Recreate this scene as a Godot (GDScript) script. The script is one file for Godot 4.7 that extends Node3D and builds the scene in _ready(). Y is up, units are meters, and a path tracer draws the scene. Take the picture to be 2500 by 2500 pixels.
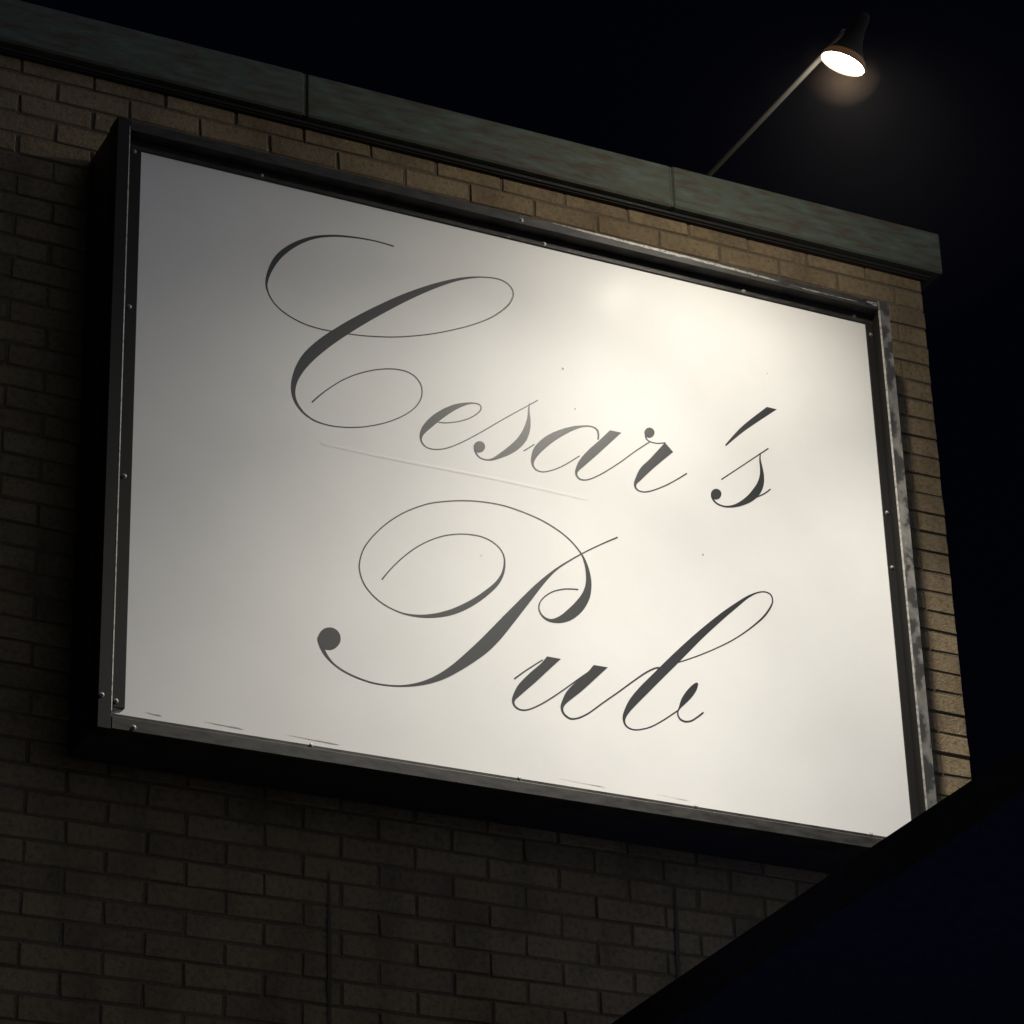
extends Node3D

# Wall coordinates: x = 0 at the wall's right corner, z = 0 on the brick face, heights from the ground.
const K0 := 6.75          # height of the first bed joint under the coping
const COURSE := 0.0677
const BRICK := 0.2175
const DEPTH := 0.235      # how far the sign stands out from the wall

var org := Vector3.ZERO   # base of the thing that is being built
var rng := RandomNumberGenerator.new()
var M := {}


func at(x: float, y: float, z: float) -> Vector3:
	return Vector3(x, y + K0, z)


# ------------------------------------------------------------------ helpers
func thing(called: String, label: String, category: String, base: Vector3) -> Node3D:
	var o := Node3D.new()
	o.name = called
	add_child(o, true)
	o.position = base
	o.set_meta("label", label)
	o.set_meta("category", category)
	org = base
	return o


func begin() -> SurfaceTool:
	var st := SurfaceTool.new()
	st.begin(Mesh.PRIMITIVE_TRIANGLES)
	return st


func obj(called: String, st: SurfaceTool, m: Material, parent: Node, label := "") -> MeshInstance3D:
	var o := MeshInstance3D.new()
	o.name = called
	o.mesh = st.commit()
	o.material_override = null
	o.set_surface_override_material(0, m)
	parent.add_child(o, true)
	if label:
		o.set_meta("label", label)
	return o


func tri(st: SurfaceTool, a: Vector3, b: Vector3, c: Vector3, n: Vector3) -> void:
	if (b - a).cross(c - a).dot(n) > 0.0:
		var t := b
		b = c
		c = t
	var k := -(b - a).cross(c - a).normalized()
	for v: Vector3 in [a, b, c]:
		st.set_normal(k)
		st.add_vertex(v - org)


func quad(st: SurfaceTool, a: Vector3, b: Vector3, c: Vector3, d: Vector3, n: Vector3) -> void:
	tri(st, a, b, c, n)
	tri(st, a, c, d, n)


func box(st: SurfaceTool, lo: Vector3, hi: Vector3) -> void:
	var p := func(i: int) -> Vector3: return Vector3(hi.x if i & 1 else lo.x, hi.y if i & 2 else lo.y, hi.z if i & 4 else lo.z)
	var f := [[0, 2, 6, 4, Vector3.LEFT], [1, 3, 7, 5, Vector3.RIGHT], [0, 1, 5, 4, Vector3.DOWN], [2, 3, 7, 6, Vector3.UP], [0, 1, 3, 2, Vector3.FORWARD], [4, 5, 7, 6, Vector3.BACK]]
	for q in f:
		quad(st, p.call(q[0]), p.call(q[1]), p.call(q[2]), p.call(q[3]), q[4])


# A box whose edges are cut back by c.
func block(st: SurfaceTool, lo: Vector3, hi: Vector3, c: float) -> void:
	var mid := (lo + hi) * 0.5
	var h := (hi - lo) * 0.5
	for axis in 3:
		var u := (axis + 1) % 3
		var v := (axis + 2) % 3
		for s in [-1.0, 1.0]:
			var n := Vector3.ZERO
			n[axis] = s
			var q: Array[Vector3] = []
			for k in [[-1, -1], [1, -1], [1, 1], [-1, 1]]:
				var w := mid
				w[axis] += s * h[axis]
				w[u] += k[0] * (h[u] - c)
				w[v] += k[1] * (h[v] - c)
				q.append(w)
			quad(st, q[0], q[1], q[2], q[3], n)
			for t in [-1.0, 1.0]:  # the cut edge between this face and the face towards +-u
				var m := Vector3.ZERO
				m[axis] = s
				m[u] = t
				var e: Array[Vector3] = []
				for k in [[0, -1], [0, 1], [1, 1], [1, -1]]:
					var w := mid
					w[axis] += s * (h[axis] - (c if k[0] else 0.0))
					w[u] += t * (h[u] - (0.0 if k[0] else c))
					w[v] += k[1] * (h[v] - c)
					e.append(w)
				quad(st, e[0], e[1], e[2], e[3], m)
	for i in 8:  # corners
		var s3 := Vector3(1 if i & 1 else -1, 1 if i & 2 else -1, 1 if i & 4 else -1)
		var w3: Array[Vector3] = []
		for axis in 3:
			var w := mid + s3 * (h - Vector3(c, c, c))
			w[axis] = mid[axis] + s3[axis] * h[axis]
			w3.append(w)
		tri(st, w3[0], w3[1], w3[2], s3)


# A tube or lathe along a line: rings of [distance along, radius].
func lathe(st: SurfaceTool, a: Vector3, dir: Vector3, rings: Array, sides := 20, smooth := true) -> void:
	var u := dir.cross(Vector3.UP if absf(dir.y) < 0.95 else Vector3.RIGHT).normalized()
	var v := dir.cross(u).normalized()
	for i in rings.size() - 1:
		var slope := Vector2(rings[i + 1][0] - rings[i][0], rings[i + 1][1] - rings[i][1]).normalized()
		for k in sides:
			var q: Array[Vector3] = []
			var nn: Array[Vector3] = []
			for e in [[i, k], [i, k + 1], [i + 1, k + 1], [i + 1, k]]:
				var t: float = TAU * e[1] / sides
				var r := u * cos(t) + v * sin(t)
				q.append(a + dir * rings[e[0]][0] + r * rings[e[0]][1])
				nn.append((r * slope.x - dir * slope.y).normalized())
			for f in [[0, 1, 2], [0, 2, 3]]:
				var o: Array = f
				if (q[f[1]] - q[f[0]]).cross(q[f[2]] - q[f[0]]).length() < 1e-12:
					continue
				if (q[f[1]] - q[f[0]]).cross(q[f[2]] - q[f[0]]).dot(nn[0]) > 0.0:
					o = [f[0], f[2], f[1]]
				for j in o:
					st.set_normal(nn[j])
					st.add_vertex(q[j] - org)


func rod(st: SurfaceTool, a: Vector3, b: Vector3, r: float, sides := 14) -> void:
	var l := a.distance_to(b)
	lathe(st, a, (b - a) / l, [[0.0, 0.0], [0.0, r * 0.9], [r * 0.1, r], [l - r * 0.1, r], [l, r * 0.9], [l, 0.0]], sides)


# A thin patch with an uneven outline that follows pts (x, y, half width) on the plane z.
func patch(st: SurfaceTool, pts: Array, z: float, rough: float) -> void:
	var left: Array[Vector3] = []
	var right: Array[Vector3] = []
	for i in pts.size() - 1:
		var a: Vector3 = pts[i]
		var b: Vector3 = pts[i + 1]
		var n := maxi(2, int(Vector2(b.x - a.x, b.y - a.y).length() / 0.012))
		for k in n + (1 if i == pts.size() - 2 else 0):
			var p := a.lerp(b, float(k) / n)
			var d := Vector2(b.x - a.x, b.y - a.y).normalized().orthogonal()
			var w1 := p.z * (1.0 - rough * rng.randf())
			var w2 := p.z * (1.0 - rough * rng.randf())
			left.append(at(p.x + d.x * w1, p.y + d.y * w1, z))
			right.append(at(p.x - d.x * w2, p.y - d.y * w2, z))
	for i in left.size() - 1:
		quad(st, left[i], left[i + 1], right[i + 1], right[i], Vector3.BACK)


func noise_tex(freq: float, octaves: int, colors: Array, offsets: Array, size := 512, sd := 1, kind := FastNoiseLite.TYPE_SIMPLEX_SMOOTH, gain := 0.5) -> NoiseTexture2D:
	var n := FastNoiseLite.new()
	n.noise_type = kind
	n.seed = sd
	n.frequency = freq
	n.fractal_octaves = octaves
	n.fractal_gain = gain
	var g := Gradient.new()
	g.offsets = PackedFloat32Array(offsets)
	var c := PackedColorArray()
	for x in colors:
		c.append(Color(x[0], x[1], x[2]).linear_to_srgb() if x is Array else Color(x, x, x))
	g.colors = c
	var t := NoiseTexture2D.new()
	t.width = size
	t.height = size
	t.seamless = true
	t.generate_mipmaps = false
	t.noise = n
	t.color_ramp = g
	return t


func mat(c: Color, rough: float, metal := 0.0, spec := 0.5) -> StandardMaterial3D:
	var m := StandardMaterial3D.new()
	m.albedo_color = c.linear_to_srgb()
	m.roughness = rough
	m.metallic = metal
	m.metallic_specular = spec
	return m


func tripl(m: StandardMaterial3D, scale: Vector3) -> void:
	m.uv1_triplanar = true
	m.uv1_world_triplanar = true
	m.uv1_scale = scale


func to_pixel(p: Vector3) -> Vector2:  # where the lens sees a point, in widths of the frame; only used to choose which bricks are parts of their own
	var q := cam_basis.transposed() * (p - cam_at)
	return Vector2(0.5 + cam_f * q.x / -q.z, 0.5 - cam_f * q.y / -q.z)


var cam_at := Vector3(-5.1701, 1.5968, 7.104)
var cam_basis := Basis(Vector3(0.8958, -0.0290, 0.4434), Vector3(-0.1778, 0.8911, 0.4176), Vector3(-0.4072, -0.4529, 0.7931)).orthonormalized()
var cam_f := 3.0347


func _ready() -> void:
	rng.seed = 7
	# ---------------------------------------------------------------- camera, sky, light
	var cam := Camera3D.new()
	cam.name = "camera"
	cam.fov = 18.712
	cam.near = 0.05
	cam.far = 400.0
	cam.transform = Transform3D(cam_basis, cam_at)
	add_child(cam)
	cam.current = true

	var sky := ProceduralSkyMaterial.new()
	sky.sky_top_color = Color(0.0004, 0.0006, 0.0019).linear_to_srgb()
	sky.sky_horizon_color = Color(0.006, 0.0055, 0.006).linear_to_srgb()
	sky.sky_curve = 0.08
	sky.ground_bottom_color = Color(0.001, 0.001, 0.001).linear_to_srgb()
	sky.ground_horizon_color = Color(0.002, 0.002, 0.002).linear_to_srgb()
	sky.sun_angle_max = 1.0
	var env := Environment.new()
	env.background_mode = Environment.BG_SKY
	env.sky = Sky.new()
	env.sky.sky_material = sky
	env.tonemap_mode = Environment.TONE_MAPPER_LINEAR
	env.tonemap_exposure = 1.0
	env.sdfgi_enabled = true
	env.ssao_enabled = true
	env.ssil_enabled = true
	env.volumetric_fog_enabled = true
	env.volumetric_fog_density = 0.0
	var we := WorldEnvironment.new()
	we.name = "world_environment"
	we.environment = env
	add_child(we)

	# The soft, weak light of the street, from far to the right, almost level.
	var street := DirectionalLight3D.new()
	street.name = "street_glow"
	street.light_color = Color(0.85, 0.9, 1.0)
	street.light_energy = 0.18
	street.light_angular_distance = 110.0
	street.shadow_enabled = true
	street.sky_mode = DirectionalLight3D.SKY_MODE_LIGHT_ONLY
	add_child(street)
	street.look_at_from_position(Vector3(5.0, 7.2, 5.5), Vector3(-2.0, 6.4, 0.0))

	materials()
	ground()
	building()
	awning()
	pub_sign()
	floodlight()


func materials() -> void:
	M.asphalt = mat(Color(0.05, 0.05, 0.052), 0.9)
	M.asphalt.albedo_texture = noise_tex(0.05, 5, [0.6, 1.0], [0.2, 0.8], 512, 3)
	tripl(M.asphalt, Vector3(0.7, 0.7, 0.7))
	M.paving = mat(Color(0.22, 0.21, 0.19), 0.9)
	M.paving.albedo_texture = noise_tex(0.02, 5, [0.7, 1.0], [0.2, 0.8], 512, 4)
	tripl(M.paving, Vector3(0.6, 0.6, 0.6))

	var grain := noise_tex(0.035, 5, [0.8, 0.94, 1.0], [0.15, 0.45, 0.85], 512, 11, FastNoiseLite.TYPE_SIMPLEX_SMOOTH, 0.65)
	var pits := noise_tex(0.06, 4, [0.0, 1.0], [0.2, 0.8], 512, 12, FastNoiseLite.TYPE_SIMPLEX_SMOOTH, 0.7)
	var soot := noise_tex(0.008, 5, [0.84, 0.95, 1.0], [0.2, 0.45, 0.75], 512, 13, FastNoiseLite.TYPE_SIMPLEX_SMOOTH, 0.55)
	var tones := [[0.30, 0.225, 0.132], [0.28, 0.21, 0.125], [0.315, 0.24, 0.145], [0.265, 0.20, 0.12], [0.285, 0.21, 0.13], [0.26, 0.19, 0.12], [0.305, 0.23, 0.135], [0.235, 0.175, 0.115]]
	M.brick = []
	for t in tones:
		var b := mat(Color(t[0], t[1], t[2]), 0.88, 0.0, 0.35)
		b.albedo_texture = grain
		b.heightmap_enabled = true
		b.heightmap_texture = pits
		b.heightmap_scale = 0.12
		tripl(b, Vector3(2.3, 2.3, 2.3))
		b.detail_enabled = true   # rain marks and soot over many bricks
		b.detail_blend_mode = BaseMaterial3D.BLEND_MODE_MUL
		b.detail_albedo = soot
		b.detail_uv_layer = BaseMaterial3D.DETAIL_UV_2
		b.uv2_triplanar = true
		b.uv2_world_triplanar = true
		b.uv2_scale = Vector3(0.9, 0.5, 0.9)
		M.brick.append(b)
	M.mortar = mat(Color(0.2, 0.16, 0.105), 0.95)
	M.mortar.albedo_texture = grain
	M.mortar.heightmap_enabled = true
	M.mortar.heightmap_texture = pits
	M.mortar.heightmap_scale = 0.3
	tripl(M.mortar, Vector3(5, 5, 5))

	# Weathered copper: green patina, brown where it has worn through, in long streaks.
	M.copper = mat(Color(1, 1, 1), 0.75, 0.0, 0.4)
	M.copper.albedo_texture = noise_tex(0.009, 7, [[0.072, 0.056, 0.039], [0.085, 0.074, 0.055], [0.085, 0.093, 0.073], [0.084, 0.108, 0.088], [0.125, 0.145, 0.12]], [0.17, 0.33, 0.45, 0.62, 0.88], 1024, 21, FastNoiseLite.TYPE_SIMPLEX_SMOOTH, 0.66)
	tripl(M.copper, Vector3(0.6, 3.0, 0.6))
	M.timber = mat(Color(0.02, 0.017, 0.014), 0.9)
	M.roofing = mat(Color(0.04, 0.04, 0.04), 0.95)

	M.cabinet = mat(Color(0.02, 0.022, 0.034), 0.6)
	M.dark_bronze = mat(Color(0.016, 0.015, 0.014), 0.6, 0.0, 0.3)
	M.bronze = mat(Color(0.04, 0.036, 0.031), 0.6, 0.0, 0.4)
	M.bronze.albedo_texture = noise_tex(0.02, 5, [0.55, 0.85, 1.0], [0.2, 0.5, 0.8], 512, 31, FastNoiseLite.TYPE_SIMPLEX_SMOOTH, 0.6)
	tripl(M.bronze, Vector3(1.0, 3.0, 1.0))
	# Black paint flaking off pale metal.
	M.flaking = mat(Color(1, 1, 1), 0.6, 0.0, 0.5)
	M.flaking.albedo_texture = noise_tex(0.009, 6, [[0.022, 0.022, 0.022], [0.035, 0.033, 0.03], [0.11, 0.105, 0.095], [0.2, 0.19, 0.17]], [0.0, 0.42, 0.5, 0.75], 1024, 34, FastNoiseLite.TYPE_SIMPLEX_SMOOTH, 0.55)
	tripl(M.flaking, Vector3(1.3, 1.0, 1.3))
	M.bare_and_highlight = mat(Color(0.36, 0.34, 0.30), 0.5, 0.0, 0.5)  # exposed metal on the top rim, painted highlight on the side rims
	M.bare_and_highlight.albedo_texture = noise_tex(0.03, 5, [0.5, 0.9, 1.0], [0.2, 0.5, 0.8], 512, 36)
	tripl(M.bare_and_highlight, Vector3(3, 3, 3))
	M.screw = mat(Color(0.3, 0.29, 0.27), 0.5, 0.5)
	M.panel = mat(Color(0.82, 0.81, 0.785), 0.24, 0.0, 0.075)
	M.panel.albedo_texture = noise_tex(0.006, 5, [0.985, 1.0], [0.2, 0.7], 512, 41)
	tripl(M.panel, Vector3(0.7, 0.7, 0.7))
	M.vinyl = mat(Color(0.023, 0.023, 0.0225), 0.42, 0.0, 0.52)
	M.crease = M.panel
	M.grime = mat(Color(0.42, 0.4, 0.36), 0.9)
	M.stain = mat(Color(0.09, 0.075, 0.055), 0.95)
	M.canvas = mat(Color(0.022, 0.028, 0.052), 0.95, 0.0, 0.2)
	M.canvas.backlight_enabled = true
	M.canvas.backlight = Color(0.13, 0.14, 0.19)
	M.canvas.albedo_texture = noise_tex(0.05, 4, [0.85, 1.0], [0.2, 0.8], 512, 51)
	tripl(M.canvas, Vector3(0.8, 0.8, 0.8))
	M.black_steel = mat(Color(0.015, 0.015, 0.017), 0.5)
	M.galvanised = mat(Color(0.1, 0.095, 0.085), 0.6, 0.2)
	M.shade = mat(Color(0.035, 0.026, 0.018), 0.7, 0.0, 0.3)
	M.amber = mat(Color(0.1, 0.05, 0.02), 0.4)  # glows only to imitate warm bloom round the lamp
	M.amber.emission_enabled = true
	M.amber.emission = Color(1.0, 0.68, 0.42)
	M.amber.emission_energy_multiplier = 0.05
	M.lens = mat(Color(0.9, 0.9, 0.9), 0.3)
	M.lens.emission_enabled = true
	M.lens.emission = Color(1.0, 0.95, 0.86)
	M.lens.emission_energy_multiplier = 9.0


func ground() -> void:
	org = Vector3.ZERO
	var st := begin()
	quad(st, Vector3(-60, 0, -60), Vector3(60, 0, -60), Vector3(60, 0, 60), Vector3(-60, 0, 60), Vector3.UP)
	obj("ground", st, M.asphalt, self).set_meta("kind", "structure")
	st = begin()
	block(st, Vector3(-14, 0.004, 0.0), Vector3(8, 0.13, 2.6), 0.012)
	obj("pavement", st, M.paving, self).set_meta("kind", "structure")


# One brick: front face at z = 0 round the middle, edges cut back and a little uneven.
func brick_mesh(l: float, h: float, depth: float) -> ArrayMesh:
	org = Vector3.ZERO
	var st := begin()
	var f: Array[Vector3] = []
	var e: Array[Vector3] = []
	var b: Array[Vector3] = []
	for k: Vector2 in [Vector2(-1, -1), Vector2(1, -1), Vector2(1, 1), Vector2(-1, 1)]:
		var j := Vector3(rng.randf_range(-1, 1), rng.randf_range(-1, 1), rng.randf_range(-1, 1)) * 0.0015
		var c := rng.randf_range(0.002, 0.0045)
		f.append(Vector3(k.x * (l / 2 - c), k.y * (h / 2 - c), 0) + j)
		e.append(Vector3(k.x * l / 2, k.y * h / 2, -c) + j)
		b.append(Vector3(k.x * l / 2, k.y * h / 2, -depth))
	var mid := (f[0] + f[1] + f[2] + f[3]) / 4 + Vector3(0, 0, rng.randf_range(-0.0008, 0.0004))
	for i in 4:
		var n := (i + 1) % 4
		var side: Vector3 = [Vector3.DOWN, Vector3.RIGHT, Vector3.UP, Vector3.LEFT][i]
		tri(st, f[i], f[n], mid, Vector3.BACK)
		quad(st, f[i], f[n], e[n], e[i], side + Vector3.BACK)
		quad(st, e[i], e[n], b[n], b[i], side)
	return st.commit()


func building() -> void:
	var t := thing("brick_building", "tan brick building with green copper roof edge, behind the pub sign", "building", Vector3(-4.5, 0, -3.0))
	var base := org
	var st := begin()
	box(st, Vector3(-9, 0, -6), Vector3(-0.004, K0 + 0.058, -0.004))
	var wall := obj("wall", st, M.mortar, t)
	st = begin()
	box(st, Vector3(-9, K0 + 0.0585, -6), Vector3(0.03, K0 + 0.19, -0.03))
	obj("roof", st, M.roofing, t)

	var whole: Array[ArrayMesh] = []
	var half: Array[ArrayMesh] = []
	var H := COURSE - 0.007
	for i in 6:
		whole.append(brick_mesh(BRICK - 0.0075, H, 0.085))
	for i in 3:
		half.append(brick_mesh(BRICK / 2 - 0.006, H, 0.085))
	org = base
	var far := begin()
	var count := 0
	for r in 46:
		var y := -(r - 0.5) * COURSE
		for n in 26:
			var odd := r % 2 == 1
			var x := -(n + 0.5) * BRICK - 0.0 if not odd else -n * BRICK
			var short := odd and n == 0
			if short:
				x = -BRICK / 4
			x += rng.randf_range(-0.0015, 0.0015)
			var half_l := BRICK / 4 if short else BRICK / 2
			if x - half_l > -2.78 and x + half_l < -0.20 and y > -2.04 and y < -0.13:
				continue   # behind the sign
			var p := at(x, y + rng.randf_range(-0.001, 0.001), rng.randf_range(-0.0015, 0.0015))
			var q := to_pixel(p)
			var side := to_pixel(p + Vector3(half_l if q.x < 0.5 else -half_l, 0.03, 0))
			var top := to_pixel(p + Vector3(0, 0.034, 0))
			var pick := rng.randf()
			var tone := 0
			if pick < 0.07 and r > 18:
				tone = 7
			elif pick < 0.15 and r > 6:
				tone = 5
			elif pick < 0.24:
				tone = 4
			else:
				tone = [0, 1, 2, 3, 6][rng.randi() % 5]
			var model: ArrayMesh = half[rng.randi() % 3] if short else whole[rng.randi() % 6]
			var covered: bool = q.x > 0.6 and top.y > 1.03 - (q.x - 0.57) * 0.71
			var mine: bool = side.x > -0.002 and q.x < 1.0 and top.y < 1.0 and q.y > -0.01 and not covered
			if mine and count < 300:
				count += 1
				var o := MeshInstance3D.new()
				o.name = "brick"
				o.mesh = model
				o.set_surface_override_material(0, M.brick[tone])
				o.position = p - base
				o.rotation = Vector3(rng.randf_range(-0.006, 0.006), rng.randf_range(-0.004, 0.004), rng.randf_range(-0.003, 0.003))
				wall.add_child(o, true)
			elif x > -5.2:
				far.append_from(model, 0, Transform3D(Basis(), p - base))
	print("bricks of their own: ", count)
	# the side of the building, round the corner
	for r in 46:
		var y := -(r - 0.5) * COURSE
		for n in 6:
			var z := -BRICK * (n + (1.05 if r % 2 == 0 else 0.98))
			far.append_from(whole[(n + r) % 6], 0, Transform3D(Basis(Vector3.UP, PI / 2), at(0, y, z) - base))
	var rest := obj("bricks", far, M.brick[1], wall)
	rest.set_meta("kind", "stuff")

	# dark streaks that run down the wall under the sign
	st = begin()
	patch(st, [Vector3(-1.052, -2.17, 0.003), Vector3(-1.054, -2.30, 0.008), Vector3(-1.056, -2.38, 0.011), Vector3(-1.058, -2.50, 0.004)], 0.0045, 0.6)
	obj("streak", st, M.stain, wall)
	st = begin()
	patch(st, [Vector3(-2.10, -2.28, 0.003), Vector3(-2.099, -2.42, 0.007), Vector3(-2.10, -2.55, 0.009), Vector3(-2.10, -2.75, 0.005)], 0.0045, 0.6)
	obj("streak", st, M.stain, wall)

	# copper roof edge: three lengths in view, a timber cleat below
	var cuts := [-8.39, -7.15, -5.91, -4.67, -3.43, -2.19, -0.95, 0.052]
	for i in cuts.size() - 1:
		st = begin()
		block(st, at(cuts[i] + 0.003, 0.061, -0.4), at(cuts[i + 1] - (0.003 if i < 6 else 0.0), 0.213 + rng.randf_range(-0.0015, 0.0015), 0.052 + rng.randf_range(-0.0012, 0.0012)), 0.006)
		var c := obj("coping_panel", st, M.copper, t)
		if i >= 4:
			c.set_meta("label", ["green patinated copper length at the left end", "copper length with brown stains in the middle", "greenish copper length at the right corner"][i - 4])
		if i > 0:
			st = begin()
			box(st, at(cuts[i] - 0.0028, 0.063, -0.39), at(cuts[i] + 0.0028, 0.2105, 0.0465))
			obj("seam", st, M.copper, t)
	st = begin()
	box(st, at(-9, 0.046, -0.0065), at(0.012, 0.0605, 0.017))
	obj("cleat", st, M.timber, t)
	st = begin()
	block(st, at(-9, 0.05, 0.019), at(0.02, 0.0605, 0.025), 0.001)
	obj("drip_edge", st, M.black_steel, t)


func awning() -> void:
	var t := thing("awning", "dark navy fabric awning under the lower right corner of the sign", "awning", at(-0.7, -2.85, 0.0))
	var XL := -1.391
	# the left edge bows a little between its ends
	var edge: Array[Vector3] = []
	for i in 21:
		var s := i / 20.0
		edge.append(at(XL, lerpf(-2.681, -2.606, s) + 0.014 * 4 * s * (1 - s) * 0.55, s * 2.75))
	var st := begin()
	for i in 20:
		for k in 8:
			var a := edge[i]
			var b := edge[i + 1]
			var f := func(p: Vector3, u: float) -> Vector3: return Vector3(lerpf(XL, 0.0, u), p.y - 0.02 * 4 * u * (1 - u), p.z)
			quad(st, f.call(a, k / 8.0), f.call(b, k / 8.0), f.call(b, (k + 1) / 8.0), f.call(a, (k + 1) / 8.0), Vector3.UP)
	obj("canopy", st, M.canvas, t)
	st = begin()
	for i in 20:
		var a := edge[i]
		var b := edge[i + 1]
		var wa := Vector3(-0.006 * sin(i * 0.9), -0.10, 0)
		var wb := Vector3(-0.006 * sin((i + 1) * 0.9), -0.10, 0)
		quad(st, a, b, b + wb, a + wa, Vector3.LEFT)
	obj("valance", st, M.canvas, t)
	st = begin()
	box(st, at(XL, -2.72, 2.751), at(0.0, -2.606, 2.755))
	obj("valance", st, M.canvas, t)
	for x in [XL + 0.1, -0.03]:
		st = begin()
		rod(st, at(x, -2.664, 0.0), at(x, -2.592, 2.73), 0.01)
		obj("rafter", st, M.black_steel, t)
	st = begin()
	rod(st, at(XL + 0.05, -2.592, 2.735), at(-0.02, -2.592, 2.735), 0.014)
	obj("front_bar", st, M.black_steel, t)
	st = begin()
	rod(st, at(XL + 0.05, -2.664, 0.02), at(-0.02, -2.664, 0.02), 0.016)
	obj("wall_bar", st, M.black_steel, t)


# A frame bar: the outline (two coordinates) drawn along an axis.
func bar(st: SurfaceTool, outline: Array, upright: bool, from: float, to: float) -> void:
	var n := outline.size()
	var mid := Vector2.ZERO
	for p: Vector2 in outline:
		mid += p / n
	var f := func(p: Vector2, s: float) -> Vector3: return at(p.x, s, p.y) if upright else at(s, p.x, p.y)
	for i in n:
		var a: Vector2 = outline[i]
		var b: Vector2 = outline[(i + 1) % n]
		var o := (b - a).orthogonal()
		if o.dot((a + b) / 2 - mid) < 0:
			o = -o
		var nn := Vector3(o.x, 0, o.y) if upright else Vector3(0, o.x, o.y)
		quad(st, f.call(a, from), f.call(b, from), f.call(b, to), f.call(a, to), nn)
		for s in [from, to]:
			var e := Vector3.UP if upright else Vector3.RIGHT
			tri(st, f.call(a, s), f.call(b, s), f.call(mid, s), e if s == maxf(from, to) else -e)


func screw(x: float, y: float, z: float, parent: Node, r := 0.0048) -> void:
	var st := begin()
	lathe(st, at(x, y, z), Vector3.BACK, [[-0.001, r * 1.35], [0.0008, r * 1.35], [0.001, r], [0.003, r * 0.85], [0.0042, r * 0.45], [0.0044, 0.0]], 10)
	obj("screw", st, M.screw, parent)


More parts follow.
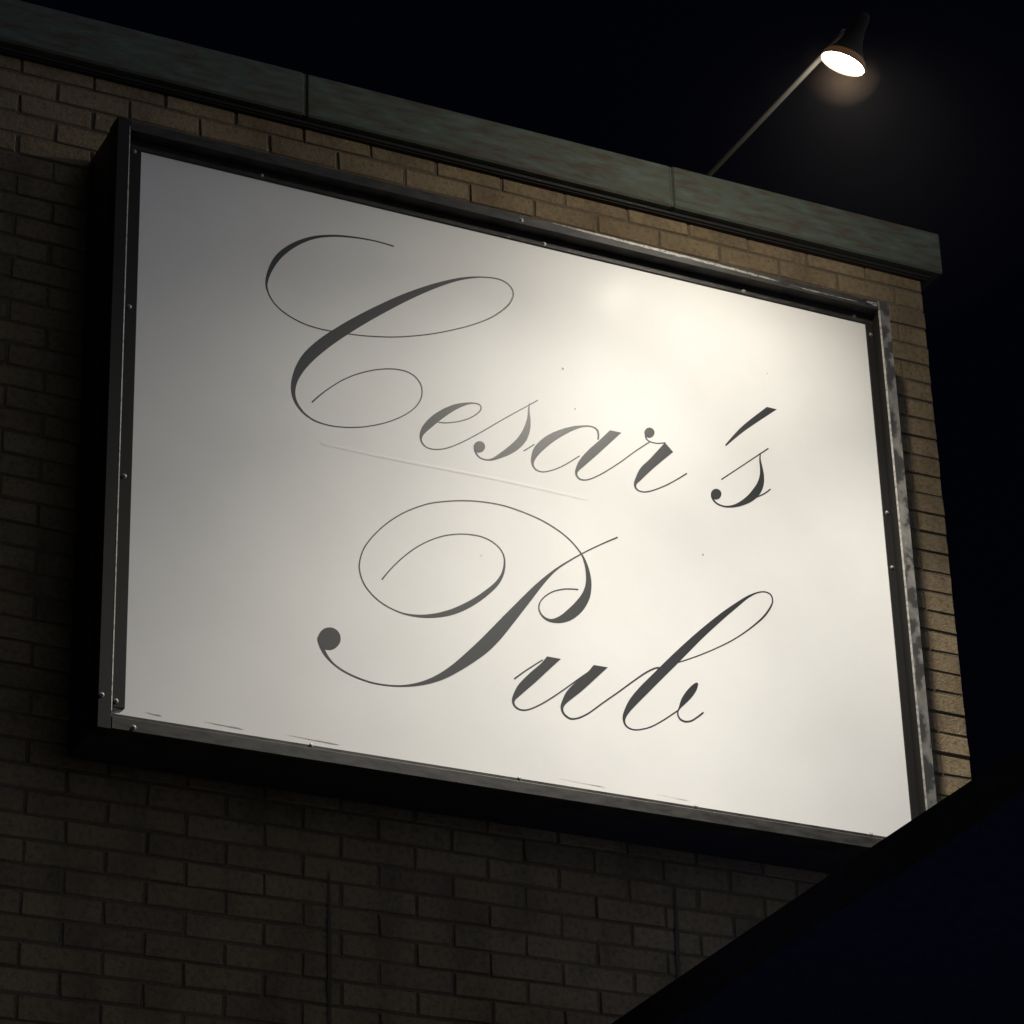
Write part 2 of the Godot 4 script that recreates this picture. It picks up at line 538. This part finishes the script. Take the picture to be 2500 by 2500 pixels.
func pub_sign() -> void:
	var xl := -2.833
	var xr := -0.304
	var yt := -0.236
	var yb := -2.071
	var t := thing("pub_sign", "large white wall sign reading Cesar's Pub in black script, dark box frame", "sign", at((xl + xr) / 2, yb, 0.0))
	var st := begin()
	block(st, at(xl + 0.003, yb + 0.003, 0.0045), at(xr - 0.003, yt - 0.003, 0.172), 0.003)
	obj("cabinet", st, M.cabinet, t)

	# outer rim, standing 4 cm before the face
	var z0 := 0.171
	var z1 := DEPTH
	var lip := 0.0035
	st = begin()
	bar(st, [Vector2(xl, z0), Vector2(xl, z1 - 0.002), Vector2(xl + 0.002, z1), Vector2(xl + 0.0395 - lip, z1), Vector2(xl + 0.0395, z1 - lip), Vector2(xl + 0.0395, z0)], true, yb, yt)
	var left := obj("rim", st, M.dark_bronze, t)
	st = begin()
	bar(st, [Vector2(xr, z0), Vector2(xr, z1 - 0.002), Vector2(xr - 0.002, z1), Vector2(xr - 0.0395 + lip, z1), Vector2(xr - 0.0395, z1 - lip), Vector2(xr - 0.0395, z0)], true, yb, yt)
	var right := obj("rim", st, M.flaking, t, "right rim with flaking black paint")
	st = begin()
	bar(st, [Vector2(yt, z0), Vector2(yt, z1 - 0.003), Vector2(yt - 0.002, z1 - 0.001), Vector2(yt - 0.031, z1 - 0.001), Vector2(yt - 0.032, z1 - 0.002), Vector2(yt - 0.032, z0)], false, xl + 0.04, xr - 0.04)
	var top := obj("rim", st, M.bronze, t)
	st = begin()
	bar(st, [Vector2(yb, z0), Vector2(yb, z1 - 0.002), Vector2(yb + 0.002, z1), Vector2(yb + 0.033, z1), Vector2(yb + 0.035, z1 - 0.002), Vector2(yb + 0.035, z0)], false, xl + 0.04, xr - 0.04)
	var bottom := obj("rim", st, M.bronze, t)
	st = begin()
	box(st, at(xr - 0.0402, yb + 0.036, z0 + 0.001), at(xr - 0.0396, yt - 0.033, z1 - lip - 0.001))
	obj("rim_return", st, M.dark_bronze, right)
	# pale strips paint the edge highlight on the side rims; top streaks are exposed metal
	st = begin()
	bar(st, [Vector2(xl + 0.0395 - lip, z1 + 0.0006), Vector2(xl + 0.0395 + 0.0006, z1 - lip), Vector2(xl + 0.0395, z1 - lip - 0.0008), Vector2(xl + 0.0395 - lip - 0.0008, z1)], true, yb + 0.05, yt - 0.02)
	obj("edge_highlight", st, M.bare_and_highlight, left)
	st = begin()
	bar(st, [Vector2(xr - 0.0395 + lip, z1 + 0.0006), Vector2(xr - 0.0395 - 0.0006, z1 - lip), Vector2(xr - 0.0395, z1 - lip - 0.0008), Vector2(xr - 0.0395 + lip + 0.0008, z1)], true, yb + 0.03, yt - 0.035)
	obj("edge_highlight", st, M.bare_and_highlight, right)
	st = begin()
	patch(st, [Vector3(-1.48, yt - 0.003, 0.001), Vector3(-1.36, yt - 0.005, 0.004), Vector3(-1.1, yt - 0.008, 0.006), Vector3(-0.9, yt - 0.011, 0.006), Vector3(-0.76, yt - 0.014, 0.004), Vector3(-0.7, yt - 0.016, 0.001)], z1 - 0.0006, 0.45)
	obj("bare_streak", st, M.bare_and_highlight, top)
	st = begin()
	patch(st, [Vector3(-0.66, yt - 0.018, 0.001), Vector3(-0.6, yt - 0.02, 0.003), Vector3(-0.5, yt - 0.021, 0.003), Vector3(-0.42, yt - 0.02, 0.001)], z1 - 0.0006, 0.9)
	obj("bare_streak", st, M.bare_and_highlight, top)
	st = begin()
	patch(st, [Vector3(-0.385, yt - 0.012, 0.004), Vector3(-0.355, yt - 0.014, 0.009), Vector3(-0.346, yt - 0.013, 0.006)], z1 - 0.0006, 0.6)
	obj("bare_streak", st, M.bare_and_highlight, top)

	# face
	st = begin()
	box(st, at(xl + 0.04, yb + 0.0355, 0.1725), at(xr - 0.04, yt - 0.0325, 0.19))
	var panel := obj("panel", st, M.panel, t)
	# retaining strips that hold the face, with screws
	var strips := {}
	st = begin()
	bar(st, [Vector2(xl + 0.0398, 0.1905), Vector2(xl + 0.0398, 0.1945), Vector2(xl + 0.086, 0.1945), Vector2(xl + 0.0873, 0.193), Vector2(xl + 0.0873, 0.1905)], true, -1.992, yt - 0.034)
	quad(st, at(xl + 0.0398, -1.992, 0.1944), at(xl + 0.0873, -1.992, 0.1929), at(xl + 0.0500, -2.006, 0.1944), at(xl + 0.0398, -2.009, 0.1944), Vector3.BACK)
	strips.left = obj("retainer", st, M.dark_bronze, t)
	st = begin()
	bar(st, [Vector2(xr - 0.0398, 0.1905), Vector2(xr - 0.0398, 0.1945), Vector2(xr - 0.0640, 0.1945), Vector2(xr - 0.0652, 0.193), Vector2(xr - 0.0652, 0.1905)], true, yb + 0.064, yt - 0.034)
	strips.right = obj("retainer", st, M.dark_bronze, t)
	st = begin()
	bar(st, [Vector2(yt - 0.0323, 0.1906), Vector2(yt - 0.0323, 0.1949), Vector2(yt - 0.0636, 0.1949), Vector2(yt - 0.065, 0.1935), Vector2(yt - 0.065, 0.1906)], false, xl + 0.0402, xr - 0.0402)
	strips.top = obj("retainer", st, M.bronze, t)
	st = begin()
	bar(st, [Vector2(yb + 0.0353, 0.1905), Vector2(yb + 0.0353, 0.1945), Vector2(yb + 0.0600, 0.1945), Vector2(yb + 0.061, 0.193), Vector2(yb + 0.061, 0.1905)], false, xl + 0.045, xr - 0.0402)
	strips.bottom = obj("retainer", st, M.bronze, t)
	for p in [[-2.7665, -0.309], [-2.7665, -0.811], [-2.7665, -1.329], [-2.7700, -1.975]]:
		screw(p[0], p[1], 0.1945, strips.left)
	for p in [[-2.386, -0.287], [-1.487, -0.2905], [-0.806, -0.290], [-0.4104, -0.2835]]:
		screw(p[0], p[1], 0.1949, strips.top)
	for p in [[-0.3545, -0.338], [-0.356, -0.957], [-0.3560, -1.140]]:
		screw(p[0], p[1], 0.1945, strips.right, 0.005)
	for x in [-2.233, -1.627, -1.082, -0.513]:
		screw(x, -2.0115, 0.1945, strips.bottom)
	screw(-2.822, -1.9826, DEPTH, left)
	screw(-1.580, -0.2545, DEPTH - 0.001, top)
	screw(-2.735, -2.058, DEPTH, bottom)

	# the face's crease, specks and scuffs
	st = begin()
	for i in 24:
		var a := i / 24.0
		var b := (i + 1) / 24.0
		var f := func(s: float, dy: float, dz: float) -> Vector3: return at(lerpf(-2.20, -1.38, s), -1.1085 - 0.005 * s - 0.0022 * sin(s * 7.0) + dy, 0.1903 + dz)
		var h := 0.0002 * sin(PI * minf(1.0, 0.04 + a)) + 0.00008
		quad(st, f.call(a, -0.005, 0.0), f.call(b, -0.005, 0.0), f.call(b, 0.0, h), f.call(a, 0.0, h), Vector3(0, -0.3, 1))
		quad(st, f.call(a, 0.005, 0.0), f.call(b, 0.005, 0.0), f.call(b, 0.0, h), f.call(a, 0.0, h), Vector3(0, 0.3, 1))
	obj("crease", st, M.crease, panel)
	for p in [[-1.4391, -0.7016, 0.004], [-1.4043, -0.827, 0.0025], [-1.006, -1.22, 0.0035], [-1.72, -1.36, 0.0018], [-0.74, -0.56, 0.002]]:
		st = begin()
		lathe(st, at(p[0], p[1], 0.1902), Vector3.BACK, [[0.0, p[2]], [0.0006, p[2] * 0.7], [0.0008, 0.0]], 8)
		obj("speck", st, M.grime, panel)
	for p in [[-2.69, -2.645, 0.0028], [-2.53, -2.42, 0.003], [-2.30, -2.15, 0.0028], [-1.5, -1.36, 0.0012], [-1.2, -1.1, 0.001]]:
		st = begin()
		var m: float = (p[0] + p[1]) / 2
		patch(st, [Vector3(p[0], -1.991, 0.0003), Vector3(m, -1.9935, p[2] * 0.5), Vector3(lerpf(m, p[1], 0.7), -1.9945, p[2]), Vector3(p[1], -1.9955, 0.0003)], 0.1904, 0.6)
		obj("scuff", st, M.grime, panel)

	# the lettering: each stroke is a ribbon between two edges, [left x, left y, right x, right y, ...] in tenths of a millimetre
	var spelled := {"letter_c": "C", "letter_e": "e", "letter_s": "s", "letter_a": "a", "letter_r": "r", "apostrophe": "apostrophe", "letter_p": "P", "letter_u": "u", "letter_b": "b"}
	for l in lettering():
		st = begin()
		var layer := 0
		for s in l[1]:
			ribbon(st, s, 0.19015 + 0.00025 * layer)
			layer += 1
		for e in l[2]:
			var c := at(-2.8 + e[0] * 1e-4, -2.05 + e[1] * 1e-4, 0.1902 + 0.00025 * layer)
			var u := Vector3(e[2], e[3], 0) * 1e-4
			var v := Vector3(e[4], e[5], 0) * 1e-4
			for k in 28:
				var a := TAU * k / 28
				var b := TAU * (k + 1) / 28
				tri(st, c, c + u * cos(a) + v * sin(a), c + u * cos(b) + v * sin(b), Vector3.BACK)
			layer += 1
		obj("letter", st, M.vinyl, panel, "black script apostrophe" if l[0] == "apostrophe" else "black script letter " + spelled[l[0]])


func ribbon(st: SurfaceTool, s: Array, z: float) -> void:
	var n := s.size() / 4
	var pt := func(i: int, side: int) -> Vector2:
		i = clampi(i, 0, n - 1)
		return Vector2(s[i * 4 + side * 2], s[i * 4 + side * 2 + 1]) * 1e-4
	var edges: Array = [[], []]
	for side in 2:
		for i in n - 1:
			for k in 6 + (1 if i == n - 2 else 0):
				edges[side].append((pt.call(i, side) as Vector2).cubic_interpolate(pt.call(i + 1, side), pt.call(i - 1, side), pt.call(i + 2, side), k / 6.0))
	var count: int = edges[0].size()
	for i in count - 1:
		var za := z + 0.0002 * i / count
		var zb := z + 0.0002 * (i + 1) / count
		var a := at(-2.8 + edges[0][i].x, -2.05 + edges[0][i].y, za)
		var b := at(-2.8 + edges[0][i + 1].x, -2.05 + edges[0][i + 1].y, zb)
		var c := at(-2.8 + edges[1][i + 1].x, -2.05 + edges[1][i + 1].y, zb)
		var d := at(-2.8 + edges[1][i].x, -2.05 + edges[1][i].y, za)
		quad(st, a, b, c, d, Vector3.BACK)


func floodlight() -> void:
	var face := at(-0.848, 0.090, 0.891)              # middle of the lamp's mouth
	var out := Vector3(-0.292, -0.891, -0.348).normalized()
	var back := -out
	var foot := at(-0.795, 0.222, -0.20)
	var t := thing("floodlight", "lit bell-shaped floodlight on a long conduit arm above the sign", "lamp", foot)
	var knuckle := at(-0.843, 0.190, 0.916)
	var st := begin()
	lathe(st, face, back, [[-0.001, 0.0645], [-0.003, 0.0675], [0.0, 0.069], [0.012, 0.066], [0.03, 0.054], [0.05, 0.0425], [0.07, 0.034], [0.088, 0.029], [0.104, 0.0265], [0.104, 0.0]], 36)
	lathe(st, face, back, [[-0.001, 0.0645], [0.012, 0.061], [0.03, 0.049], [0.05, 0.038], [0.07, 0.028], [0.07, 0.0]], 36)
	var bloom_ring := begin()  # added ring, its glow stands in for lens bloom on the lamp shade
	lathe(bloom_ring, face, back, [[0.001, 0.0696], [0.012, 0.0668], [0.022, 0.0603]], 36)
	var shade := obj("lamp_shade", st, M.shade, t)
	st = begin()
	lathe(st, face, back, [[0.1042, 0.0], [0.1042, 0.023], [0.11, 0.024], [0.155, 0.023], [0.168, 0.019], [0.172, 0.0]], 24)
	obj("lamp_housing", st, M.shade, t)
	st = begin()
	lathe(st, face, out, [[-0.004, 0.0635], [-0.002, 0.062], [0.001, 0.05], [0.003, 0.03], [0.0035, 0.0]], 36)
	obj("bulb", st, M.lens, shade)
	obj("bloom_collar", bloom_ring, M.amber, shade, "added glowing ring that imitates warm lens bloom round the lamp")
	st = begin()
	rod(st, at(-0.802, 0.2235, -0.20), knuckle + Vector3(0, 0, -0.004), 0.0085, 16)
	obj("arm", st, M.galvanised, t)
	st = begin()
	lathe(st, foot + Vector3(0, -0.0075, 0), Vector3.UP, [[0.0, 0.045], [0.006, 0.045], [0.010, 0.02], [0.03, 0.016], [0.03, 0.0]], 20)
	obj("base_plate", st, M.galvanised, t)
	st = begin()
	rod(st, knuckle + Vector3(0, 0, -0.012), face + back * 0.128, 0.009, 12)
	obj("bracket", st, M.galvanised, t)
	st = begin()
	lathe(st, knuckle + Vector3(-0.014, -0.006, 0.004), Vector3(-0.6, -0.5, 0.62).normalized(), [[-0.01, 0.006], [0.004, 0.006], [0.007, 0.003], [0.007, 0.0]], 10)
	obj("bolt", st, M.screw, t)
	# its light: the beam, a softer flood round it, and the weak spill to all sides
	light_cone("beam", t, face + out * 0.02 - foot, Vector3(-0.359, -1.0, 0.372), 50.0, 18.0)
	light_cone("right_beam", t, face + out * 0.02 - foot, Vector3(0.406, -1.0, 0.603), 68.2, 13.8)
	light_cone("left_beam", t, face + out * 0.02 - foot, Vector3(-0.474, -1.0, 0.085), 50.0, 4.0)
	light_cone("flood", t, face + out * 0.02 - foot, Vector3(-0.152, -1.0, 0.256), 89.0, 2.45)
	var spill := OmniLight3D.new()
	spill.name = "spill"
	spill.light_color = Color(1.0, 0.96, 0.88)
	spill.light_energy = 0.35
	spill.omni_range = 20.0
	spill.omni_attenuation = 2.0
	spill.light_size = 0.03
	spill.shadow_enabled = true
	t.add_child(spill)
	spill.position = face + out * 0.035 - foot

	# made-up fog that imitates the lens glare round the lamp
	var glare_fog := FogVolume.new()
	glare_fog.name = "glare_fog"
	glare_fog.shape = RenderingServer.FOG_VOLUME_SHAPE_ELLIPSOID
	glare_fog.size = Vector3(1.5, 1.5, 1.5)
	var fm := FogMaterial.new()
	fm.density = 0.00022
	fm.albedo = Color(0.95, 0.92, 0.9)
	glare_fog.material = fm
	add_child(glare_fog)
	glare_fog.position = face + out * 0.1
	var near := FogVolume.new()
	near.name = "glare_fog"
	near.shape = RenderingServer.FOG_VOLUME_SHAPE_ELLIPSOID
	near.size = Vector3(0.24, 0.24, 0.24)
	var fn := FogMaterial.new()
	fn.density = 0.0015
	fn.albedo = Color(0.97, 0.82, 0.68)
	near.material = fn
	add_child(near, true)
	near.position = face + out * 0.012
	near.set_meta("kind", "stuff")
	near.set_meta("label", "added fog core that imitates lens glare close to the lit floodlight")
	near.set_meta("category", "glare_fog")
	glare_fog.set_meta("kind", "stuff")
	glare_fog.set_meta("label", "added faint fog that imitates lens glare around the lit floodlight")
	glare_fog.set_meta("category", "glare_fog")


func light_cone(called: String, t: Node3D, where: Vector3, towards: Vector3, half: float, energy: float) -> void:
	var l := SpotLight3D.new()
	l.name = called
	l.light_color = Color(1.0, 0.977, 0.93)
	l.light_energy = energy
	l.spot_angle = half
	l.spot_angle_attenuation = 1.0
	l.spot_range = 20.0
	l.spot_attenuation = 2.0
	l.light_size = 0.045
	l.shadow_enabled = true
	t.add_child(l)
	l.position = where
	l.basis = Basis.looking_at(towards, Vector3.FORWARD)


func lettering() -> Array:
	return [
	["letter_c", [
		[8260, 16291, 8272, 16338, 7803, 16322, 7814, 16368, 7339, 16308, 7348, 16359, 6877, 16256, 6883, 16317, 6419, 16171, 6419, 16241, 5965, 16022, 5955, 16108, 5611, 15837, 5579, 15942, 5264, 15579, 5199, 15703, 4967, 15289, 4864, 15413, 4737, 14998, 4601, 15093, 4568, 14703, 4434, 14750, 4438, 14402, 4335, 14412, 4368, 14112, 4302, 14098, 4398, 13887, 4356, 13861, 4518, 13639, 4489, 13611, 4748, 13410, 4725, 13376, 5082, 13227, 5063, 13190, 5514, 13095, 5500, 13056, 5961, 13052, 5952, 13012, 6321, 13059, 6314, 13020, 6864, 13094, 6859, 13055, 7319, 13142, 7316, 13103, 7777, 13220, 7775, 13180, 8236, 13317, 8236, 13278, 8792, 13475, 8794, 13436, 9446, 13705, 9451, 13667, 10107, 13991, 10114, 13954, 10726, 14305, 10738, 14266, 11254, 14639, 11273, 14598, 11640, 14970, 11672, 14930, 11908, 15279, 11952, 15252, 12034, 15548, 12085, 15546, 12033, 15734, 12080, 15761, 11934, 15879, 11966, 15918, 11750, 15976, 11771, 16022, 11491, 16002, 11501, 16049, 11109, 15949, 11112, 15995, 10727, 15836, 10723, 15900, 10300, 15653, 10284, 15742, 9830, 15388, 9795, 15514, 9365, 15090, 9307, 15254, 8904, 14765, 8821, 14964, 8446, 14421, 8337, 14649, 7989, 14059, 7859, 14308, 7536, 13688, 7385, 13952, 7087, 13302, 6914, 13579, 6686, 12939, 6492, 13218, 6292, 12559, 6071, 12833, 5946, 12191, 5697, 12434, 5673, 11860, 5407, 12038, 5460, 11551, 5220, 11641, 5300, 11235, 5115, 11257, 5224, 10955, 5087, 10932, 5230, 10693, 5136, 10645, 5328, 10456, 5269, 10402, 5537, 10232, 5502, 10182, 5839, 10088, 5820, 10042, 6224, 10038, 6216, 10000, 6622, 10068, 6619, 10030, 6978, 10136, 6979, 10098, 7426, 10269, 7431, 10233, 7968, 10508, 7978, 10474, 8423, 10789, 8439, 10759, 8790, 11108, 8813, 11084, 8997, 11424, 9030, 11414, 9060, 11716, 9097, 11724, 9006, 11959, 9040, 11983, 8830, 12153, 8854, 12188, 8584, 12239, 8597, 12278, 8266, 12238, 8271, 12277, 7948, 12176, 7947, 12214, 7539, 12036, 7533, 12072, 7131, 11840, 7120, 11873, 6725, 11583, 6710, 11614, 6367, 11291, 6348, 11319, 6011, 10943, 5987, 10971, 5730, 10616, 5698, 10648],
	], []],
	["letter_e", [
		[9566, 10852, 9563, 10813, 9859, 10903, 9861, 10864, 10236, 11035, 10244, 10999, 10584, 11226, 10600, 11194, 10836, 11456, 10866, 11429, 10896, 11584, 10941, 11590, 10862, 11662, 10891, 11704, 10728, 11680, 10735, 11726, 10512, 11613, 10504, 11682, 10242, 11446, 10199, 11579, 9978, 11241, 9887, 11412, 9684, 10969, 9542, 11156, 9425, 10702, 9252, 10865, 9206, 10467, 9051, 10560, 9085, 10313, 8979, 10326, 9044, 10168, 8989, 10145, 9099, 10048, 9066, 10012, 9225, 9969, 9210, 9931, 9436, 9964, 9433, 9926, 9713, 10042, 9720, 10005, 10026, 10203, 10039, 10170, 10407, 10457, 10423, 10426, 10921, 10844, 10939, 10814, 11441, 11261, 11459, 11231, 11966, 11669, 11983, 11639, 12428, 12020, 12446, 11989, 12740, 12263, 12760, 12227],
	], []],
	["letter_s", [
		[12491, 12081, 12453, 12076, 12473, 11827, 12414, 11817, 12492, 11564, 12376, 11550, 12470, 11240, 12274, 11258, 12352, 10879, 12126, 10974, 12115, 10551, 11933, 10717, 11801, 10282, 11682, 10452, 11514, 10108, 11449, 10232, 11266, 9982, 11244, 10057, 11061, 9928, 11066, 9980, 10864, 9944, 10885, 9988, 10729, 10037, 10773, 10074, 10661, 10207, 10749, 10219, 10724, 10367, 10831, 10322],
		[12221, 10497, 12239, 10468, 12392, 10631, 12411, 10602, 12577, 10787, 12596, 10758],
	], [[10834, 10324, 178, 38, -5, -181]]],
	["letter_a", [
		[14638, 11361, 14691, 11368, 14655, 11519, 14715, 11536, 14624, 11649, 14682, 11696, 14532, 11715, 14557, 11769, 14377, 11719, 14383, 11774, 14151, 11655, 14145, 11725, 13866, 11497, 13831, 11622, 13554, 11272, 13475, 11454, 13247, 11024, 13114, 11231, 12986, 10770, 12799, 10957, 12760, 10520, 12553, 10625, 12598, 10287, 12463, 10299, 12543, 10115, 12479, 10088, 12605, 9996, 12574, 9955, 12753, 9951, 12743, 9911, 12940, 9989, 12945, 9952, 13264, 10146, 13276, 10113, 13594, 10370, 13611, 10339, 14030, 10722, 14049, 10692],
		[15450, 11764, 15072, 11763, 14916, 11187, 14721, 11370, 14519, 10761, 14317, 10943, 14206, 10438, 14025, 10563, 14004, 10225, 13891, 10263, 13935, 10103, 13870, 10080, 13990, 9991, 13960, 9949, 14138, 9965, 14134, 9925, 14362, 10048, 14373, 10014, 14762, 10312, 14780, 10282, 15308, 10752, 15329, 10724, 15863, 11251, 15884, 11223, 16365, 11670, 16386, 11641],
	], []],
	["letter_r", [
		[16293, 11863, 16226, 11838, 16293, 11751, 16253, 11716, 16405, 11687, 16388, 11646, 16633, 11683, 16628, 11642, 16916, 11763, 16917, 11723],
		[17150, 11486, 16890, 11744, 16578, 10925, 16369, 11112, 16233, 10566, 16020, 10720, 15983, 10289, 15838, 10356, 15868, 10160, 15777, 10160, 15859, 10050, 15812, 10014, 15952, 9982, 15935, 9943, 16136, 9988, 16135, 9949, 16402, 10094, 16412, 10058, 16812, 10328, 16826, 10295, 17229, 10624, 17247, 10593, 17558, 10886, 17581, 10851],
	], [[16386, 11964, 170, 36, -9, -169]]],
	["apostrophe", [
		[20842, 13715, 20492, 13721, 19683, 12751, 19578, 12866, 18970, 12065, 18935, 12097],
	], []],
	["letter_s", [
		[18716, 10918, 18740, 10884, 19530, 11579, 19551, 11550, 20426, 12317, 20450, 12283],
		[20165, 12085, 20124, 12079, 20142, 11867, 20085, 11852, 20181, 11608, 20089, 11579, 20212, 11337, 20059, 11312, 20175, 11014, 19955, 11042, 20017, 10681, 19794, 10802, 19737, 10393, 19596, 10553, 19408, 10189, 19347, 10321, 19101, 10065, 19088, 10146, 18812, 10003, 18822, 10058, 18549, 10035, 18575, 10081, 18397, 10142, 18444, 10181, 18336, 10310, 18430, 10316, 18424, 10452, 18519, 10382],
		[19842, 10546, 19856, 10513, 20157, 10743, 20175, 10712, 20391, 10944, 20413, 10915],
	], [[18516, 10380, 179, 36, -12, -175]]],
	["letter_p", [
		[7752, 5600, 7787, 5577, 8011, 5955, 8040, 5933, 8373, 6375, 8399, 6349, 8790, 6768, 8811, 6737, 9209, 7069, 9224, 7034, 9629, 7293, 9638, 7254, 10051, 7433, 10052, 7392, 10420, 7500, 10415, 7458, 10790, 7509, 10777, 7466, 11107, 7437, 11085, 7396, 11370, 7273, 11338, 7239, 11517, 7042, 11472, 7019, 11544, 6765, 11481, 6757, 11477, 6422, 11391, 6442, 11292, 6075, 11191, 6144, 10996, 5740, 10895, 5851, 10621, 5398, 10526, 5539, 10192, 5089, 10116, 5252, 9760, 4867, 9717, 5026, 9333, 4731, 9321, 4860, 8916, 4660, 8922, 4752, 8507, 4655, 8520, 4712, 8153, 4716, 8170, 4756, 7750, 4867, 7773, 4904, 7423, 5104, 7453, 5136, 7197, 5396, 7233, 5421, 7088, 5764, 7128, 5776, 7116, 6108, 7155, 6106, 7257, 6501, 7292, 6486, 7567, 6951, 7596, 6928, 7981, 7399, 8004, 7370, 8501, 7817, 8518, 7783, 9129, 8176, 9139, 8137, 9654, 8367, 9658, 8325, 10287, 8526, 10285, 8483, 10922, 8612, 10916, 8568, 11560, 8622, 11547, 8578, 12197, 8529, 12180, 8486, 12782, 8382, 12760, 8340, 13312, 8148, 13285, 8108, 13681, 7891, 13649, 7855, 13969, 7577, 13927, 7543, 14130, 7273, 14041, 7228, 14221, 6912, 14069, 6868, 14231, 6575, 14029, 6565, 14153, 6198, 13894, 6270, 13936, 5802, 13674, 5977, 13622, 5481, 13430, 5715, 13290, 5298, 13214, 5508, 12970, 5238, 12975, 5363, 12744, 5279, 12781, 5350, 12588, 5409, 12628, 5444, 12520, 5590, 12562, 5602, 12561, 5791, 12598, 5779, 12722, 6010, 12748, 5983, 13001, 6222, 13016, 6186, 13331, 6358, 13335, 6317, 13604, 6414, 13601, 6371, 13809, 6436, 13804, 6393],
		[15162, 8290, 15143, 8336, 14654, 7992, 14638, 8028, 14096, 7628, 14078, 7662, 13653, 7307, 13630, 7344, 13217, 6954, 13181, 6999, 12904, 6614, 12828, 6685, 12603, 6219, 12465, 6326, 12301, 5791, 12105, 5932, 11994, 5362, 11753, 5534, 11688, 4937, 11406, 5139, 11324, 4446, 11014, 4685, 10938, 4009, 10654, 4275, 10541, 3656, 10313, 3911, 10091, 3302, 9929, 3515, 9647, 2998, 9546, 3175, 9212, 2776, 9164, 2909, 8791, 2626, 8776, 2712, 8332, 2518, 8331, 2568, 7881, 2467, 7886, 2507, 7433, 2471, 7444, 2510, 6988, 2548, 7003, 2587, 6593, 2679, 6614, 2716, 6295, 2850, 6326, 2887, 6066, 3065, 6136, 3122, 5928, 3300, 6049, 3362, 5877, 3521, 6022, 3523, 5983, 3704, 6103, 3640],
	], [[6219, 3560, 325, 57, 0, -327]]],
	["letter_u", [
		[11684, 3334, 11714, 3296, 12074, 3664, 12099, 3631, 12592, 4064, 12613, 4034],
		[13168, 4174, 12736, 4175, 12744, 3739, 12537, 3925, 12378, 3357, 12163, 3556, 12043, 3028, 11838, 3188, 11828, 2815, 11675, 2896, 11708, 2687, 11613, 2695, 11691, 2574, 11640, 2546, 11766, 2490, 11739, 2449, 11912, 2454, 11906, 2414, 12132, 2511, 12142, 2475, 12452, 2695, 12469, 2663, 12825, 2964, 12846, 2934, 13297, 3345, 13319, 3316, 13679, 3669, 13702, 3640, 14015, 3942, 14038, 3912],
		[14629, 4170, 14186, 4166, 14180, 3715, 13974, 3904, 13796, 3329, 13584, 3532, 13498, 3061, 13304, 3213, 13299, 2877, 13163, 2940, 13200, 2738, 13102, 2743, 13181, 2622, 13128, 2595, 13253, 2513, 13221, 2475, 13413, 2445, 13403, 2405, 13634, 2503, 13645, 2467, 13960, 2701, 13980, 2670, 14440, 3100, 14462, 3071, 14924, 3494, 14947, 3465, 15414, 3906, 15437, 3876, 15809, 4223, 15830, 4191, 16107, 4412, 16120, 4376, 16281, 4470, 16286, 4431],
	], []],
	["letter_b", [
		[16791, 4686, 16801, 4648, 17185, 4864, 17196, 4827, 17631, 5089, 17644, 5052, 18133, 5370, 18148, 5335, 18639, 5682, 18658, 5648, 19101, 6021, 19126, 5987, 19517, 6379, 19551, 6342, 19831, 6696, 19879, 6660, 20050, 6989, 20104, 6968, 20160, 7210, 20210, 7214, 20138, 7384, 20180, 7412, 20030, 7449, 20051, 7493, 19865, 7446, 19866, 7489, 19617, 7344, 19601, 7390, 19319, 7129, 19274, 7196, 18971, 6803, 18887, 6905, 18569, 6426, 18452, 6555, 18165, 6030, 18022, 6174, 17737, 5595, 17568, 5753, 17262, 5085, 17063, 5259, 16759, 4541, 16543, 4725, 16253, 4004, 16036, 4186, 15814, 3535, 15591, 3709, 15480, 3175, 15274, 3303, 15250, 2912, 15099, 2971, 15134, 2732, 15025, 2737, 15106, 2592, 15047, 2564, 15178, 2479, 15148, 2439, 15352, 2433, 15342, 2392, 15580, 2475, 15585, 2436, 15911, 2607, 15925, 2573, 16298, 2862, 16319, 2830, 16807, 3252, 16831, 3219],
		[16786, 3202, 16819, 3192, 16840, 3343, 16904, 3317, 16935, 3589, 17093, 3506, 17097, 3841, 17294, 3724, 17277, 4049, 17448, 3954, 17408, 4162, 17506, 4110, 17479, 4192, 17508, 4174],
		[16826, 3237, 16783, 3230, 16818, 3114, 16776, 3097, 16876, 2998, 16845, 2964, 17028, 2952, 17019, 2910, 17211, 3003, 17223, 2967, 17405, 3141, 17427, 3111, 17614, 3323, 17643, 3288],
	], [[17441, 4110, 68, 12, -4, -64]]],
	]
